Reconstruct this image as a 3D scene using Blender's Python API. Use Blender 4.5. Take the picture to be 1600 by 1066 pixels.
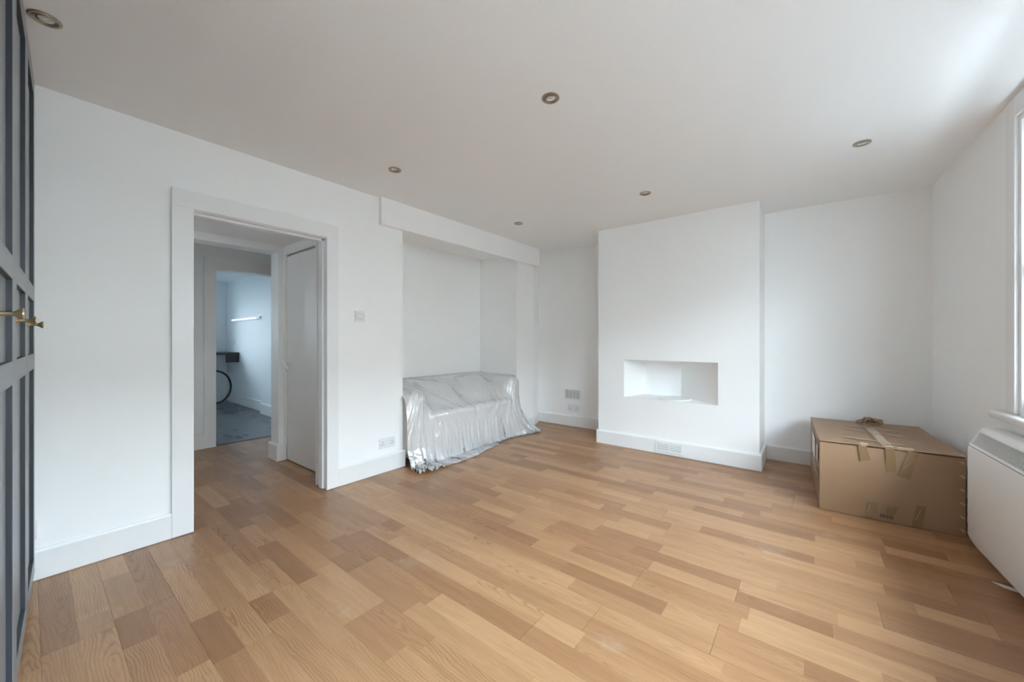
import bpy, bmesh, math, random
import numpy as np
from mathutils import Vector, Matrix

for o in list(bpy.data.objects):
    bpy.data.objects.remove(o, do_unlink=True)
S = bpy.context.scene
COL = S.collection
PI = math.pi
rad = math.radians

# ------------------------------------------------------------------ camera
H = 2.436                      # ceiling height
CAM_H = 1.18
FPX, HORIZON = 595.0, 531.5    # focal length in pixels of a 1600 px wide frame, horizon row
YAW = math.atan(468.0 / FPX)
cd = bpy.data.cameras.new('camera')
cd.sensor_width = 36.0
cd.lens = FPX / 1600 * 36
cd.shift_y = -(533 - HORIZON) / 1600
cd.clip_start = 0.02
cam = bpy.data.objects.new('camera', cd)
COL.objects.link(cam)
cam.location = (0, 0, CAM_H)
cam.rotation_euler = (PI / 2, 0, YAW)
S.camera = cam

# ------------------------------------------------------------------ world, portals, exposure
w = bpy.data.worlds.new('overcast_sky')
S.world = w
w.use_nodes = True
bg = w.node_tree.nodes['Background']
bg.inputs['Color'].default_value = (0.74, 0.87, 1.0, 1)
bg.inputs['Strength'].default_value = 6.0
S.view_settings.view_transform = 'Standard'
S.view_settings.look = 'None'
S.view_settings.gamma = 1
S.view_settings.use_curve_mapping = False
S.view_settings.exposure = 2.82
S.cycles.max_bounces = 14
S.cycles.diffuse_bounces = 10
S.cycles.transparent_max_bounces = 24
S.cycles.use_denoising = True

# the right-hand wall runs 2.3 degrees off square from this corner
CORNER = Vector((0.773, 4.545, 0))
WTH = math.atan(0.04)
WIN = [(1.43, 2.40), (2.90, 4.68)]       # window openings, metres along the right wall from the corner
WZ = (0.80, 2.32)

def portal(name, loc, rot, sx, sy):
    l = bpy.data.lights.new(name, 'AREA')
    l.shape = 'RECTANGLE'
    l.size, l.size_y = sx, sy
    l.cycles.is_portal = True
    o = bpy.data.objects.new(name, l)
    COL.objects.link(o)
    o.location, o.rotation_euler = loc, rot

RM = Matrix.Translation(CORNER) @ Matrix.Rotation(WTH, 4, 'Z')
for (a, b) in WIN:
    c = RM @ Vector((0.0, -(a + b) / 2, sum(WZ) / 2))
    portal('daylight_portal', c, (0, PI / 2, WTH), WZ[1] - WZ[0], b - a)
portal('daylight_portal', (-8.95, 0.90, 1.6), (0, -PI / 2, 0), 1.1, .62)
portal('daylight_portal', (-3.72, -.40, 1.5), (PI / 2, 0, 0), .36, .24)

# ------------------------------------------------------------------ helpers
def link(name, me, parent=None, mats=None):
    o = bpy.data.objects.new(name, me)
    COL.objects.link(o)
    if mats is not None:
        for m in (mats if isinstance(mats, (list, tuple)) else [mats]):
            me.materials.append(m)
    if parent is not None:
        o.parent = parent
    return o

def mesh_of(bm, name, smooth=False):
    bmesh.ops.recalc_face_normals(bm, faces=bm.faces[:])
    me = bpy.data.meshes.new(name)
    bm.to_mesh(me)
    bm.free()
    if smooth:
        for p in me.polygons:
            p.use_smooth = True
        try:
            me.set_sharp_from_angle(angle=rad(38))
        except Exception:
            pass
    return me

def obj(name, bm, m, parent=None, smooth=False):
    return link(name, mesh_of(bm, name, smooth), parent, m)

def empty(name, loc=(0, 0, 0), rz=0):
    o = bpy.data.objects.new(name, None)
    COL.objects.link(o)
    o.location = loc
    o.rotation_euler = (0, 0, rz)
    o.empty_display_size = .1
    return o

def tag(o, label, cat, group=None):
    o['label'] = label
    o['category'] = cat
    if group:
        o['group'] = group
    return o

def struct(o):
    o['kind'] = 'structure'
    return o

def box(bm, x0, x1, y0, y1, z0, z1, bev=0, seg=2):
    r = bmesh.ops.create_cube(bm, size=1)
    vs = r['verts']
    bmesh.ops.scale(bm, verts=vs, vec=(x1 - x0, y1 - y0, z1 - z0))
    bmesh.ops.translate(bm, verts=vs, vec=((x0 + x1) / 2, (y0 + y1) / 2, (z0 + z1) / 2))
    if bev:
        es = list({e for v in vs for e in v.link_edges})
        bmesh.ops.bevel(bm, geom=es, offset=bev, segments=seg, profile=0.5, affect='EDGES')

def B(*boxes, bev=0, seg=2):
    bm = bmesh.new()
    for b in boxes:
        box(bm, *b, bev=bev, seg=seg)
    return bm

def prism(bm, pts, axis, a, b):
    """extrude the 2-D polygon pts along axis from a to b; pts are the other two axes in order"""
    def P(p, t):
        if axis == 'x': return (t, p[0], p[1])
        if axis == 'y': return (p[0], t, p[1])
        return (p[0], p[1], t)
    lo = [bm.verts.new(P(p, a)) for p in pts]
    hi = [bm.verts.new(P(p, b)) for p in pts]
    n = len(pts)
    bm.faces.new(lo)
    bm.faces.new(hi[::-1])
    for i in range(n):
        bm.faces.new((lo[i], hi[i], hi[(i + 1) % n], lo[(i + 1) % n]))

def lathe(bm, prof, seg=24, mat=None):
    """profile (r, h) spun about Z"""
    rings = []
    for r, h in prof:
        if r < 1e-6:
            rings.append([bm.verts.new(Vector((0, 0, h)))])
        else:
            rings.append([bm.verts.new(Vector((r * math.cos(2 * PI * k / seg), r * math.sin(2 * PI * k / seg), h))) for k in range(seg)])
    for A, Bq in zip(rings, rings[1:]):
        for k in range(seg):
            k2 = (k + 1) % seg
            if len(A) == 1 and len(Bq) == 1: continue
            if len(A) == 1: bm.faces.new((A[0], Bq[k], Bq[k2]))
            elif len(Bq) == 1: bm.faces.new((A[k], Bq[0], A[k2]))
            else: bm.faces.new((A[k], Bq[k], Bq[k2], A[k2]))
    if mat is not None:
        bmesh.ops.transform(bm, matrix=mat, verts=[v for r in rings for v in r])

def tube(bm, pts, r, seg=8):
    pts = [Vector(p) for p in pts]
    rings = []
    up = Vector((0, 0, 1))
    for i, p in enumerate(pts):
        d = (pts[min(i + 1, len(pts) - 1)] - pts[max(i - 1, 0)]).normalized()
        a = d.cross(up)
        if a.length < 1e-3: a = d.cross(Vector((1, 0, 0)))
        a.normalize()
        b = d.cross(a)
        rr = r[i] if isinstance(r, (list, tuple)) else r
        rings.append([bm.verts.new(p + a * rr * math.cos(2 * PI * k / seg) + b * rr * math.sin(2 * PI * k / seg)) for k in range(seg)])
    for A, Bq in zip(rings, rings[1:]):
        for k in range(seg):
            bm.faces.new((A[k], A[(k + 1) % seg], Bq[(k + 1) % seg], Bq[k]))
    bm.faces.new(rings[0][::-1])
    bm.faces.new(rings[-1])

# ------------------------------------------------------------------ materials
def mat(name, col, rough=.5, metal=0, spec=.5, bump=None, var=None):
    """bump=(scale, strength), var=(scale, amount of brightness variation)"""
    m = bpy.data.materials.new(name)
    m.use_nodes = True
    nt = m.node_tree
    p = nt.nodes['Principled BSDF']
    p.inputs['Base Color'].default_value = (*col, 1)
    p.inputs['Roughness'].default_value = rough
    p.inputs['Metallic'].default_value = metal
    p.inputs['Specular IOR Level'].default_value = spec
    tc = nt.nodes.new('ShaderNodeTexCoord')
    if var:
        n = nt.nodes.new('ShaderNodeTexNoise')
        n.inputs['Scale'].default_value = var[0]
        n.inputs['Detail'].default_value = 4
        nt.links.new(tc.outputs['Object'], n.inputs['Vector'])
        r = nt.nodes.new('ShaderNodeMapRange')
        r.inputs[1].default_value, r.inputs[2].default_value = .3, .7
        r.inputs[3].default_value, r.inputs[4].default_value = 1 - var[1], 1
        nt.links.new(n.outputs['Fac'], r.inputs[0])
        mx = nt.nodes.new('ShaderNodeMix')
        mx.data_type = 'RGBA'
        mx.blend_type = 'MULTIPLY'
        mx.inputs[0].default_value = 1
        mx.inputs[6].default_value = (*col, 1)
        nt.links.new(r.outputs[0], mx.inputs[7])
        nt.links.new(mx.outputs[2], p.inputs['Base Color'])
    if bump:
        n = nt.nodes.new('ShaderNodeTexNoise')
        n.inputs['Scale'].default_value = bump[0]
        n.inputs['Detail'].default_value = 3
        nt.links.new(tc.outputs['Object'], n.inputs['Vector'])
        b = nt.nodes.new('ShaderNodeBump')
        b.inputs['Strength'].default_value = bump[1]
        b.inputs['Distance'].default_value = .01
        nt.links.new(n.outputs['Fac'], b.inputs['Height'])
        nt.links.new(b.outputs[0], p.inputs['Normal'])
    return m

M = {}
M['wall'] = mat('white_wall_paint', (.91, .91, .905), .62, bump=(3.5, .06), var=(2.0, .012))
M['ceil'] = mat('white_ceiling_paint', (.91, .905, .90), .75, bump=(2.5, .05))
M['gloss'] = mat('white_gloss_woodwork', (.84, .84, .84), .32, bump=(9, .02), var=(5, .02))
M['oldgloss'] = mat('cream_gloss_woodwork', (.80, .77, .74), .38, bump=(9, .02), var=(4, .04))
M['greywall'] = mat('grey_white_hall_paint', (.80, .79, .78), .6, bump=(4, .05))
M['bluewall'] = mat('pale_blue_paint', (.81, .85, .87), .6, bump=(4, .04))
M['plastic'] = mat('white_plastic', (.80, .80, .81), .35)
M['greyplastic'] = mat('grey_plastic', (.42, .42, .42), .45)
M['slot'] = mat('dark_grey_slot', (.045, .045, .05), .5)
M['dark'] = mat('dark_hole', (.02, .02, .022), .6)
M['heater'] = mat('heater_enamel', (.89, .89, .885), .38)
M['ward'] = mat('slate_grey_lacquer', (.24, .26, .28), .36, bump=(14, .015))
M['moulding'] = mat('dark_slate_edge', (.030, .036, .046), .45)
M['wardin'] = mat('slate_grey_carcass', (.10, .11, .125), .5)
M['brass'] = mat('brushed_brass', (.62, .47, .27), .25, metal=1)
M['nickel'] = mat('aged_nickel', (.44, .38, .31), .30, metal=1)
M['chrome'] = mat('reflector', (.75, .75, .75), .22, metal=1)
M['lens'] = mat('lamp_lens', (.62, .62, .62), .12)
M['card'] = mat('brown_cardboard', (.345, .212, .122), .48, bump=(60, .05), var=(3, .10))
M['cardin'] = mat('cardboard_edge', (.40, .26, .16), .8)
M['tape'] = mat('brown_tape', (.27, .17, .088), .25, bump=(30, .10))
M['ctape'] = mat('clear_tape', (.52, .38, .26), .12, bump=(25, .25))
M['label'] = mat('white_paper', (.85, .85, .85), .6)
M['staple'] = mat('staple_metal', (.75, .75, .73), .3, metal=.8)
M['ink'] = mat('blue_black_ink', (.02, .02, .07), .6)
M['fabric'] = mat('pale_greige_upholstery', (.88, .85, .81), .9, bump=(150, .1), var=(8, .06))
M['pillow'] = mat('off_white_pillow', (.82, .80, .76), .9, bump=(120, .1))
M['black'] = mat('black_laminate', (.02, .02, .024), .35)
M['rubber'] = mat('black_rubber', (.015, .015, .017), .45)
M['concrete'] = mat('outdoor_paving', (.05, .05, .05), .9, var=(1, .2))
M['render'] = mat('pale_outdoor_render', (.32, .315, .30), .9, var=(.4, .15))

m = mat('lit_tube', (.9, .9, .9), .4)
m.node_tree.nodes['Principled BSDF'].inputs['Emission Color'].default_value = (.85, .95, 1, 1)
m.node_tree.nodes['Principled BSDF'].inputs['Emission Strength'].default_value = .10
M['tube'] = m

def glass_mat():
    m = bpy.data.materials.new('window_glass')
    m.use_nodes = True
    nt = m.node_tree
    out = nt.nodes['Material Output']
    nt.nodes.remove(nt.nodes['Principled BSDF'])
    t = nt.nodes.new('ShaderNodeBsdfTransparent')
    t.inputs[0].default_value = (.96, .98, .97, 1)
    g = nt.nodes.new('ShaderNodeBsdfGlossy')
    g.inputs['Roughness'].default_value = .02
    lw = nt.nodes.new('ShaderNodeLayerWeight')
    lw.inputs[0].default_value = .5
    pw = nt.nodes.new('ShaderNodeMath'); pw.operation = 'POWER'; pw.inputs[1].default_value = 5
    nt.links.new(lw.outputs['Facing'], pw.inputs[0])
    f = nt.nodes.new('ShaderNodeMath'); f.operation = 'MULTIPLY_ADD'; f.inputs[1].default_value = .6; f.inputs[2].default_value = .03
    nt.links.new(pw.outputs[0], f.inputs[0])
    x = nt.nodes.new('ShaderNodeMixShader')
    nt.links.new(f.outputs[0], x.inputs[0])
    nt.links.new(t.outputs[0], x.inputs[1])
    nt.links.new(g.outputs[0], x.inputs[2])
    nt.links.new(x.outputs[0], out.inputs[0])
    return m
M['glass'] = glass_mat()

def sheet_mat():
    m = bpy.data.materials.new('milky_polythene')
    m.use_nodes = True
    nt = m.node_tree
    out = nt.nodes['Material Output']
    nt.nodes.remove(nt.nodes['Principled BSDF'])
    N, L = nt.nodes.new, nt.links.new
    t = N('ShaderNodeBsdfTransparent'); t.inputs[0].default_value = (.99, .99, .99, 1)
    d = N('ShaderNodeBsdfDiffuse'); d.inputs[0].default_value = (.97, .97, .98, 1)
    tl = N('ShaderNodeBsdfTranslucent'); tl.inputs[0].default_value = (.97, .97, .98, 1)
    g = N('ShaderNodeBsdfGlossy'); g.inputs['Roughness'].default_value = .15
    # folds fan out from the tops of the two arms; fine crumples everywhere
    def attr(name):
        a = N('ShaderNodeAttribute'); a.attribute_name = name
        return a.outputs['Vector']
    def layer(vec, sc, dist, detail=3):
        mp = N('ShaderNodeMapping'); mp.inputs['Scale'].default_value = sc
        nz = N('ShaderNodeTexNoise'); nz.inputs['Scale'].default_value = 1.0
        nz.inputs['Detail'].default_value = detail; nz.inputs['Distortion'].default_value = dist
        L(vec, mp.inputs[0]); L(mp.outputs[0], nz.inputs['Vector'])
        return nz.outputs['Fac']
    sep = N('ShaderNodeSeparateXYZ'); L(attr('fan_left'), sep.inputs[0])
    mixf = N('ShaderNodeMix'); mixf.data_type = 'FLOAT'
    L(sep.outputs[2], mixf.inputs[0])
    L(layer(attr('fan_right'), (1.6, 8.5, 0), .5), mixf.inputs[2])
    L(layer(attr('fan_left'), (1.6, 8.5, 0), .5), mixf.inputs[3])
    long_folds = mixf.outputs[0]
    crumple = layer(attr('sheet_uv'), (11, 15, 1), 1.0)
    b0 = N('ShaderNodeBump'); b0.inputs['Strength'].default_value = 1.0; b0.inputs['Distance'].default_value = .036
    L(long_folds, b0.inputs['Height'])
    b = N('ShaderNodeBump'); b.inputs['Strength'].default_value = .8; b.inputs['Distance'].default_value = .018
    L(crumple, b.inputs['Height']); L(b0.outputs[0], b.inputs['Normal'])
    bs = N('ShaderNodeBump'); bs.inputs['Strength'].default_value = .5; bs.inputs['Distance'].default_value = .014
    L(long_folds, bs.inputs['Height'])
    for s in (d, tl): L(bs.outputs[0], s.inputs['Normal'])
    L(b.outputs[0], g.inputs['Normal'])
    x1 = N('ShaderNodeMixShader'); x1.inputs[0].default_value = .16
    L(d.outputs[0], x1.inputs[1]); L(tl.outputs[0], x1.inputs[2])
    lw = N('ShaderNodeLayerWeight'); lw.inputs[0].default_value = .10
    r = N('ShaderNodeMapRange'); r.inputs[3].default_value = .68; r.inputs[4].default_value = .93
    L(lw.outputs['Facing'], r.inputs[0])
    x2 = N('ShaderNodeMixShader')
    L(r.outputs[0], x2.inputs[0]); L(t.outputs[0], x2.inputs[1]); L(x1.outputs[0], x2.inputs[2])
    f = N('ShaderNodeLayerWeight'); f.inputs[0].default_value = .25; L(b.outputs[0], f.inputs['Normal'])
    r2 = N('ShaderNodeMapRange'); r2.inputs[3].default_value = .26; r2.inputs[4].default_value = .75
    L(f.outputs['Fresnel'], r2.inputs[0])
    x3 = N('ShaderNodeMixShader')
    L(r2.outputs[0], x3.inputs[0]); L(x2.outputs[0], x3.inputs[1]); L(g.outputs[0], x3.inputs[2])
    L(x3.outputs[0], out.inputs[0])
    return m
M['sheet'] = sheet_mat()

def wood_mat():
    m = bpy.data.materials.new('oak_laminate')
    m.use_nodes = True
    nt = m.node_tree
    p = nt.nodes['Principled BSDF']
    N, L = nt.nodes.new, nt.links.new
    def math_(op, a, b=None, c=None):
        n = N('ShaderNodeMath'); n.operation = op
        for i, v in enumerate((a, b, c)):
            if v is None: continue
            if isinstance(v, (int, float)): n.inputs[i].default_value = v
            else: L(v, n.inputs[i])
        return n.outputs[0]
    def vmath(op, a, b):
        n = N('ShaderNodeVectorMath'); n.operation = op
        for i, v in enumerate((a, b)):
            if isinstance(v, tuple): n.inputs[i].default_value = v
            else: L(v, n.inputs[i])
        return n.outputs[0]
    geo = N('ShaderNodeNewGeometry')
    org = N('ShaderNodeAttribute'); org.attribute_name = 'org'
    rnd = N('ShaderNodeAttribute'); rnd.attribute_name = 'rnd'
    loc = vmath('SUBTRACT', geo.outputs['Position'], org.outputs['Vector'])
    sr = N('ShaderNodeSeparateXYZ'); L(rnd.outputs['Vector'], sr.inputs[0])
    off = vmath('MULTIPLY', rnd.outputs['Vector'], (37.0, 53.0, 71.0))
    q = vmath('ADD', vmath('MULTIPLY', loc, (3.2, 7.0, 1.0)), off)
    n1 = N('ShaderNodeTexNoise'); n1.inputs['Scale'].default_value = 1.0; n1.inputs['Detail'].default_value = 3; n1.inputs['Roughness'].default_value = .55
    L(q, n1.inputs['Vector'])
    sl = N('ShaderNodeSeparateXYZ'); L(loc, sl.inputs[0])
    # growth rings: stretched rings about a centre that lies somewhere along the strip
    ax = math_('MULTIPLY', math_('ADD', sl.outputs[0], math_('MULTIPLY', math_('SUBTRACT', sr.outputs[0], .5), .75)), .085)
    ay = math_('ADD', sl.outputs[1], math_('MULTIPLY', math_('SUBTRACT', sr.outputs[1], .5), .17))
    dist = math_('SQRT', math_('ADD', math_('MULTIPLY', ax, ax), math_('MULTIPLY', ay, ay)))
    dist = math_('ADD', dist, math_('MULTIPLY', n1.outputs['Fac'], .060))
    ring = math_('SINE', math_('MULTIPLY', dist, 2 * PI / .0095))
    ring = math_('POWER', math_('MULTIPLY_ADD', ring, .5, .5), 2.2)
    # fine fibres
    n2 = N('ShaderNodeTexNoise'); n2.inputs['Scale'].default_value = 1.0; n2.inputs['Detail'].default_value = 5; n2.inputs['Roughness'].default_value = .7
    L(vmath('ADD', vmath('MULTIPLY', loc, (9.0, 230.0, 1.0)), off), n2.inputs['Vector'])
    n3 = N('ShaderNodeTexNoise'); n3.inputs['Scale'].default_value = 1.0; n3.inputs['Detail'].default_value = 2
    L(vmath('ADD', vmath('MULTIPLY', loc, (2.5, 26.0, 1.0)), off), n3.inputs['Vector'])
    cr = N('ShaderNodeValToRGB')
    e = cr.color_ramp.elements
    e[0].position, e[0].color = 0.0, (.315, .158, .074, 1)
    e[1].position, e[1].color = 1.0, (.505, .295, .152, 1)
    k = cr.color_ramp.elements.new(.30); k.color = (.390, .207, .100, 1)
    k = cr.color_ramp.elements.new(.65); k.color = (.445, .250, .125, 1)
    L(sr.outputs[2], cr.inputs[0])
    def darken(col, fac, c2):
        x = N('ShaderNodeMix'); x.data_type = 'RGBA'; x.blend_type = 'MULTIPLY'
        L(fac, x.inputs[0]); L(col, x.inputs[6]); x.inputs[7].default_value = c2
        return x.outputs[2]
    col = darken(cr.outputs[0], math_('MULTIPLY', math_('MULTIPLY', ring, 1.2), math_('MULTIPLY', math_('MULTIPLY_ADD', math_('FRACT', math_('MULTIPLY', sr.outputs[2], 7.3)), .95, .12), n3.outputs['Fac'])), (.64, .52, .44, 1))
    mr = N('ShaderNodeMapRange'); mr.inputs[1].default_value = .45; mr.inputs[2].default_value = .75; L(n2.outputs['Fac'], mr.inputs[0])
    col = darken(col, math_('MULTIPLY', mr.outputs[0], .55), (.66, .58, .52, 1))
    mr = N('ShaderNodeMapRange'); mr.inputs[1].default_value = .35; mr.inputs[2].default_value = .7; L(n3.outputs['Fac'], mr.inputs[0])
    col = darken(col, math_('MULTIPLY', mr.outputs[0], .5), (.78, .72, .68, 1))
    # plaster dust scuffs and specks left by the decorators
    n4 = N('ShaderNodeTexNoise'); n4.inputs['Scale'].default_value = 2.6; n4.inputs['Detail'].default_value = 6; n4.inputs['Roughness'].default_value = .65
    L(geo.outputs['Position'], n4.inputs['Vector'])
    mr = N('ShaderNodeMapRange'); mr.inputs[1].default_value = .60; mr.inputs[2].default_value = .80; mr.inputs[4].default_value = .35; L(n4.outputs['Fac'], mr.inputs[0])
    n5 = N('ShaderNodeTexVoronoi'); n5.inputs['Scale'].default_value = 9
    L(geo.outputs['Position'], n5.inputs['Vector'])
    sp = math_('LESS_THAN', n5.outputs['Distance'], .028)
    wn = N('ShaderNodeSeparateColor'); L(n5.outputs['Color'], wn.inputs[0])
    sp = math_('MULTIPLY', math_('MULTIPLY', sp, math_('GREATER_THAN', wn.outputs[0], .86)), .7)
    x = N('ShaderNodeMix'); x.data_type = 'RGBA'
    L(math_('MAXIMUM', mr.outputs[0], sp), x.inputs[0]); L(col, x.inputs[6]); x.inputs[7].default_value = (.62, .55, .49, 1)
    L(x.outputs[2], p.inputs['Base Color'])
    ro = math_('MULTIPLY_ADD', n4.outputs['Fac'], .30, .20)
    L(ro, p.inputs['Roughness'])
    p.inputs['Specular IOR Level'].default_value = .5
    b = N('ShaderNodeBump'); b.inputs['Strength'].default_value = .05; b.inputs['Distance'].default_value = .002
    L(n2.outputs['Fac'], b.inputs['Height']); L(b.outputs[0], p.inputs['Normal'])
    return m
M['wood'] = wood_mat()

def vinyl_mat():
    m = mat('grey_slate_vinyl', (.07, .075, .08), .30)
    nt = m.node_tree
    p = nt.nodes['Principled BSDF']
    tc = nt.nodes['Texture Coordinate']
    mp = nt.nodes.new('ShaderNodeMapping'); mp.inputs['Scale'].default_value = (1.2, 4.5, 1)
    nt.links.new(tc.outputs['Object'], mp.inputs[0])
    n = nt.nodes.new('ShaderNodeTexNoise'); n.inputs['Scale'].default_value = 1.4; n.inputs['Detail'].default_value = 7; n.inputs['Distortion'].default_value = .8
    nt.links.new(mp.outputs[0], n.inputs['Vector'])
    cr = nt.nodes.new('ShaderNodeValToRGB')
    e = cr.color_ramp.elements
    e[0].position, e[0].color = .25, (.05, .053, .057, 1)
    e[1].position, e[1].color = .85, (.20, .215, .23, 1)
    nt.links.new(n.outputs['Fac'], cr.inputs[0])
    nt.links.new(cr.outputs[0], p.inputs['Base Color'])
    r = nt.nodes.new('ShaderNodeMapRange'); r.inputs[3].default_value = .12; r.inputs[4].default_value = .5
    nt.links.new(n.outputs['Fac'], r.inputs[0]); nt.links.new(r.outputs[0], p.inputs['Roughness'])
    return m
M['vinyl'] = vinyl_mat()

# ------------------------------------------------------------------ room shell
LW = -3.0            # left wall face
AX = -3.643          # back of the recess
AY0, AY1 = 2.162, 3.908
OUT = 4.9
def S_(name, bm, m, **k):
    return struct(obj(name, bm, m, **k))

# ceiling of the main room (covers the recess too)
bm = bmesh.new()
prism(bm, [(-3.75, -.9), (RM @ Vector((.15, -5.5, 0))).xy[:], (RM @ Vector((.15, .35, 0))).xy[:], (-3.75, OUT)], 'z', H, H + .12)
S_('ceiling', bm, M['ceil'])
# left wall with the doorway and the recess opening
bm = B((-3.14, LW, -.9, .605, 0, H), (-3.14, LW, .605, 1.475, 2.01, H), (-3.14, LW, 1.475, AY0, 0, H),
       (-3.14, LW, AY0, AY1, 2.20, H), (-3.14, LW, AY1, 4.28, 0, H))
prism(bm, [(LW, 4.28), (-3.14, 4.62), (-3.3, 4.62), (-3.3, 4.28)], 'z', 0, H)
S_('wall_left', bm, M['wall'])
# recess behind the sofa
S_('wall_recess', B((AX - .1, AX, AY0 - .1, AY1 + .1, 0, H), (AX, -3.14, AY0 - .1, AY0, 0, H), (AX, -3.14, AY1, AY1 + .1, 0, H),
                    (AX, -3.14, AY0, AY1, 2.294, H)), M['wall'])
S_('trim_1', B((-3.10, -2.957, 1.912, 4.38, 2.197, H + .01), bev=.003), M['wall'])
# back wall, left and right of the chimney breast
S_('wall_back', B((-3.35, -1.9, 4.62, OUT, 0, H), (-.40, 1.0, 4.545, OUT, 0, H)), M['wall'])

# chimney breast with the splayed niche
def breast():
    x0, x1, y, yb = -1.932, -.368, 4.07, OUT
    nx0, nx1, nz0, nz1 = -1.628, -.701, .553, .963
    bx0, bx1, by = -1.53, -1.13, 4.46
    bm = bmesh.new()
    V = lambda *p: bm.verts.new(p)
    o = [V(x0, y, 0), V(x1, y, 0), V(x1, y, H), V(x0, y, H)]
    i = [V(nx0, y, nz0), V(nx1, y, nz0), V(nx1, y, nz1), V(nx0, y, nz1)]
    b = [V(bx0, by, nz0), V(bx1, by, nz0), V(bx1, by, nz1), V(bx0, by, nz1)]
    k = [V(x0, yb, 0), V(x1, yb, 0), V(x1, yb, H), V(x0, yb, H)]
    for a in range(4):
        c = (a + 1) % 4
        bm.faces.new((o[a], o[c], i[c], i[a]))
        bm.faces.new((i[a], i[c], b[c], b[a]))
        bm.faces.new((o[a], k[a], k[c], o[c]))
    bm.faces.new(b)
    bm.faces.new(k[::-1])
    return bm
S_('wall_chimney', breast(), M['wall'])

# right wall with two windows, in its own slightly turned frame
def turned(o):
    o.location = CORNER
    o.rotation_euler = (0, 0, WTH)
    return o
bl = []
s0 = -.2
for (a, b) in WIN:
    bl += [(0, .15, -a, -s0, 0, H), (0, .15, -b, -a, 0, WZ[0]), (0, .15, -b, -a, WZ[1], H)]
    s0 = b
bl.append((0, .15, -5.5, -s0, 0, H))
turned(S_('wall_right', B(*bl), M['wall']))
S_('wall_front', B((-3.14, 1.4, -.9, -.78, 0, H)), M['wall'])

# unseen slab added outside over the windows to cut the steep daylight
turned(S_('added_overhang', B((.15, .85, -5.5, -.9, H, H + .12)), M['render']))

# windows
for wi, (a, b) in enumerate(WIN):
    wn = struct(turned(empty('window_%d' % (wi + 1))))
    za, zb = WZ
    f = B((-.016, .0, -a, -a + .10, za, zb + .10), (-.016, 0, -b - .10, -b, za, zb + .10), (-.016, 0, -b, -a, zb, zb + .10), bev=.003)
    obj('casing', f, M['gloss'], wn)
    f = B((-.002, .12, -a - .03, -a, za, zb), (-.002, .12, -b, -b + .03, za, zb), (-.002, .12, -b + .03, -a - .03, zb - .03, zb), (.02, .20, -b + .03, -a - .03, za, za + .03))
    obj('frame', f, M['gloss'], wn)
    sl = B((-.055, .06, -b - .18, -a + .19, za - .045, za - .002), bev=.016, seg=4)
    obj('window_sill', sl, M['gloss'], wn, smooth=True)
    zm = (za + zb) / 2
    for name, x0, z0, z1 in (('lower_sash', .018, za + .03, zm + .02), ('upper_sash', .062, zm - .02, zb - .03)):
        y0, y1 = -b + .03, -a - .03
        t = .045
        s = obj(name, B((x0, x0 + .04, y0, y0 + t, z0, z1), (x0, x0 + .04, y1 - t, y1, z0, z1),
                        (x0, x0 + .04, y0 + t, y1 - t, z0, z0 + t), (x0, x0 + .04, y0 + t, y1 - t, z1 - t, z1), bev=.002), M['gloss'], wn)
        obj('pane', B((x0 + .018, x0 + .022, y0 + t, y1 - t, z0 + t, z1 - t)), M['glass'], s)

# the ground outside
S_('ground_outside', B((1.6, 60, -40, 60, -.6, -.5), (-60, -9.4, -40, 60, -.6, -.5)), M['concrete'])

# the terrace across the street, which hides the low sky
S_('wall_outside', B((14.8, 16, -40, 45, -.6, 6.4)), M['render'])

# baseboards
def board(name, runs, h=.15, t=.018, m='gloss'):
    bm = bmesh.new()
    for (p, q, n) in runs:                 # from p to q, n = direction into the room
        p, q, n = Vector((*p, 0)), Vector((*q, 0)), Vector((*n, 0)).normalized()
        prof = [(0, .003), (t, .003), (t, h - .012), (t - .006, h), (0, h)]
        A = [bm.verts.new(p + n * d + Vector((0, 0, z))) for d, z in prof]
        C = [bm.verts.new(q + n * d + Vector((0, 0, z))) for d, z in prof]
        bm.faces.new(A); bm.faces.new(C[::-1])
        for i in range(5):
            bm.faces.new((A[i], C[i], C[(i + 1) % 5], A[(i + 1) % 5]))
    return S_(name, bm, M[m])
T = .018
board('baseboard_left', [((LW, -.7), (LW, .527), (1, 0))])
board('baseboard_left', [((LW, 1.543), (LW, AY0 + T), (1, 0)), ((LW, AY0), (-3.16, AY0), (0, 1))], h=.155)
board('baseboard_pier', [((LW, AY1 - T), (LW, 4.285), (1, 0)), ((LW, 4.28), (-3.14, 4.62), (.92, .39))], h=.14)
board('baseboard_back_left', [((-3.14, 4.62), (-1.93, 4.62), (0, -1))], h=.145)
board('baseboard_chimney', [((-1.932 - T, 4.07), (-.368 + T, 4.07), (0, -1)), ((-1.932, 4.07), (-1.932, 4.62), (-1, 0)), ((-.368, 4.07), (-.368, 4.545), (1, 0))], h=.15)
board('baseboard_back_right', [((-.368, 4.545), (.78, 4.545), (0, -1))], h=.145)
turned(board('baseboard_right', [((0, 0), (0, -5.3), (-1, 0))]))

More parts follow.
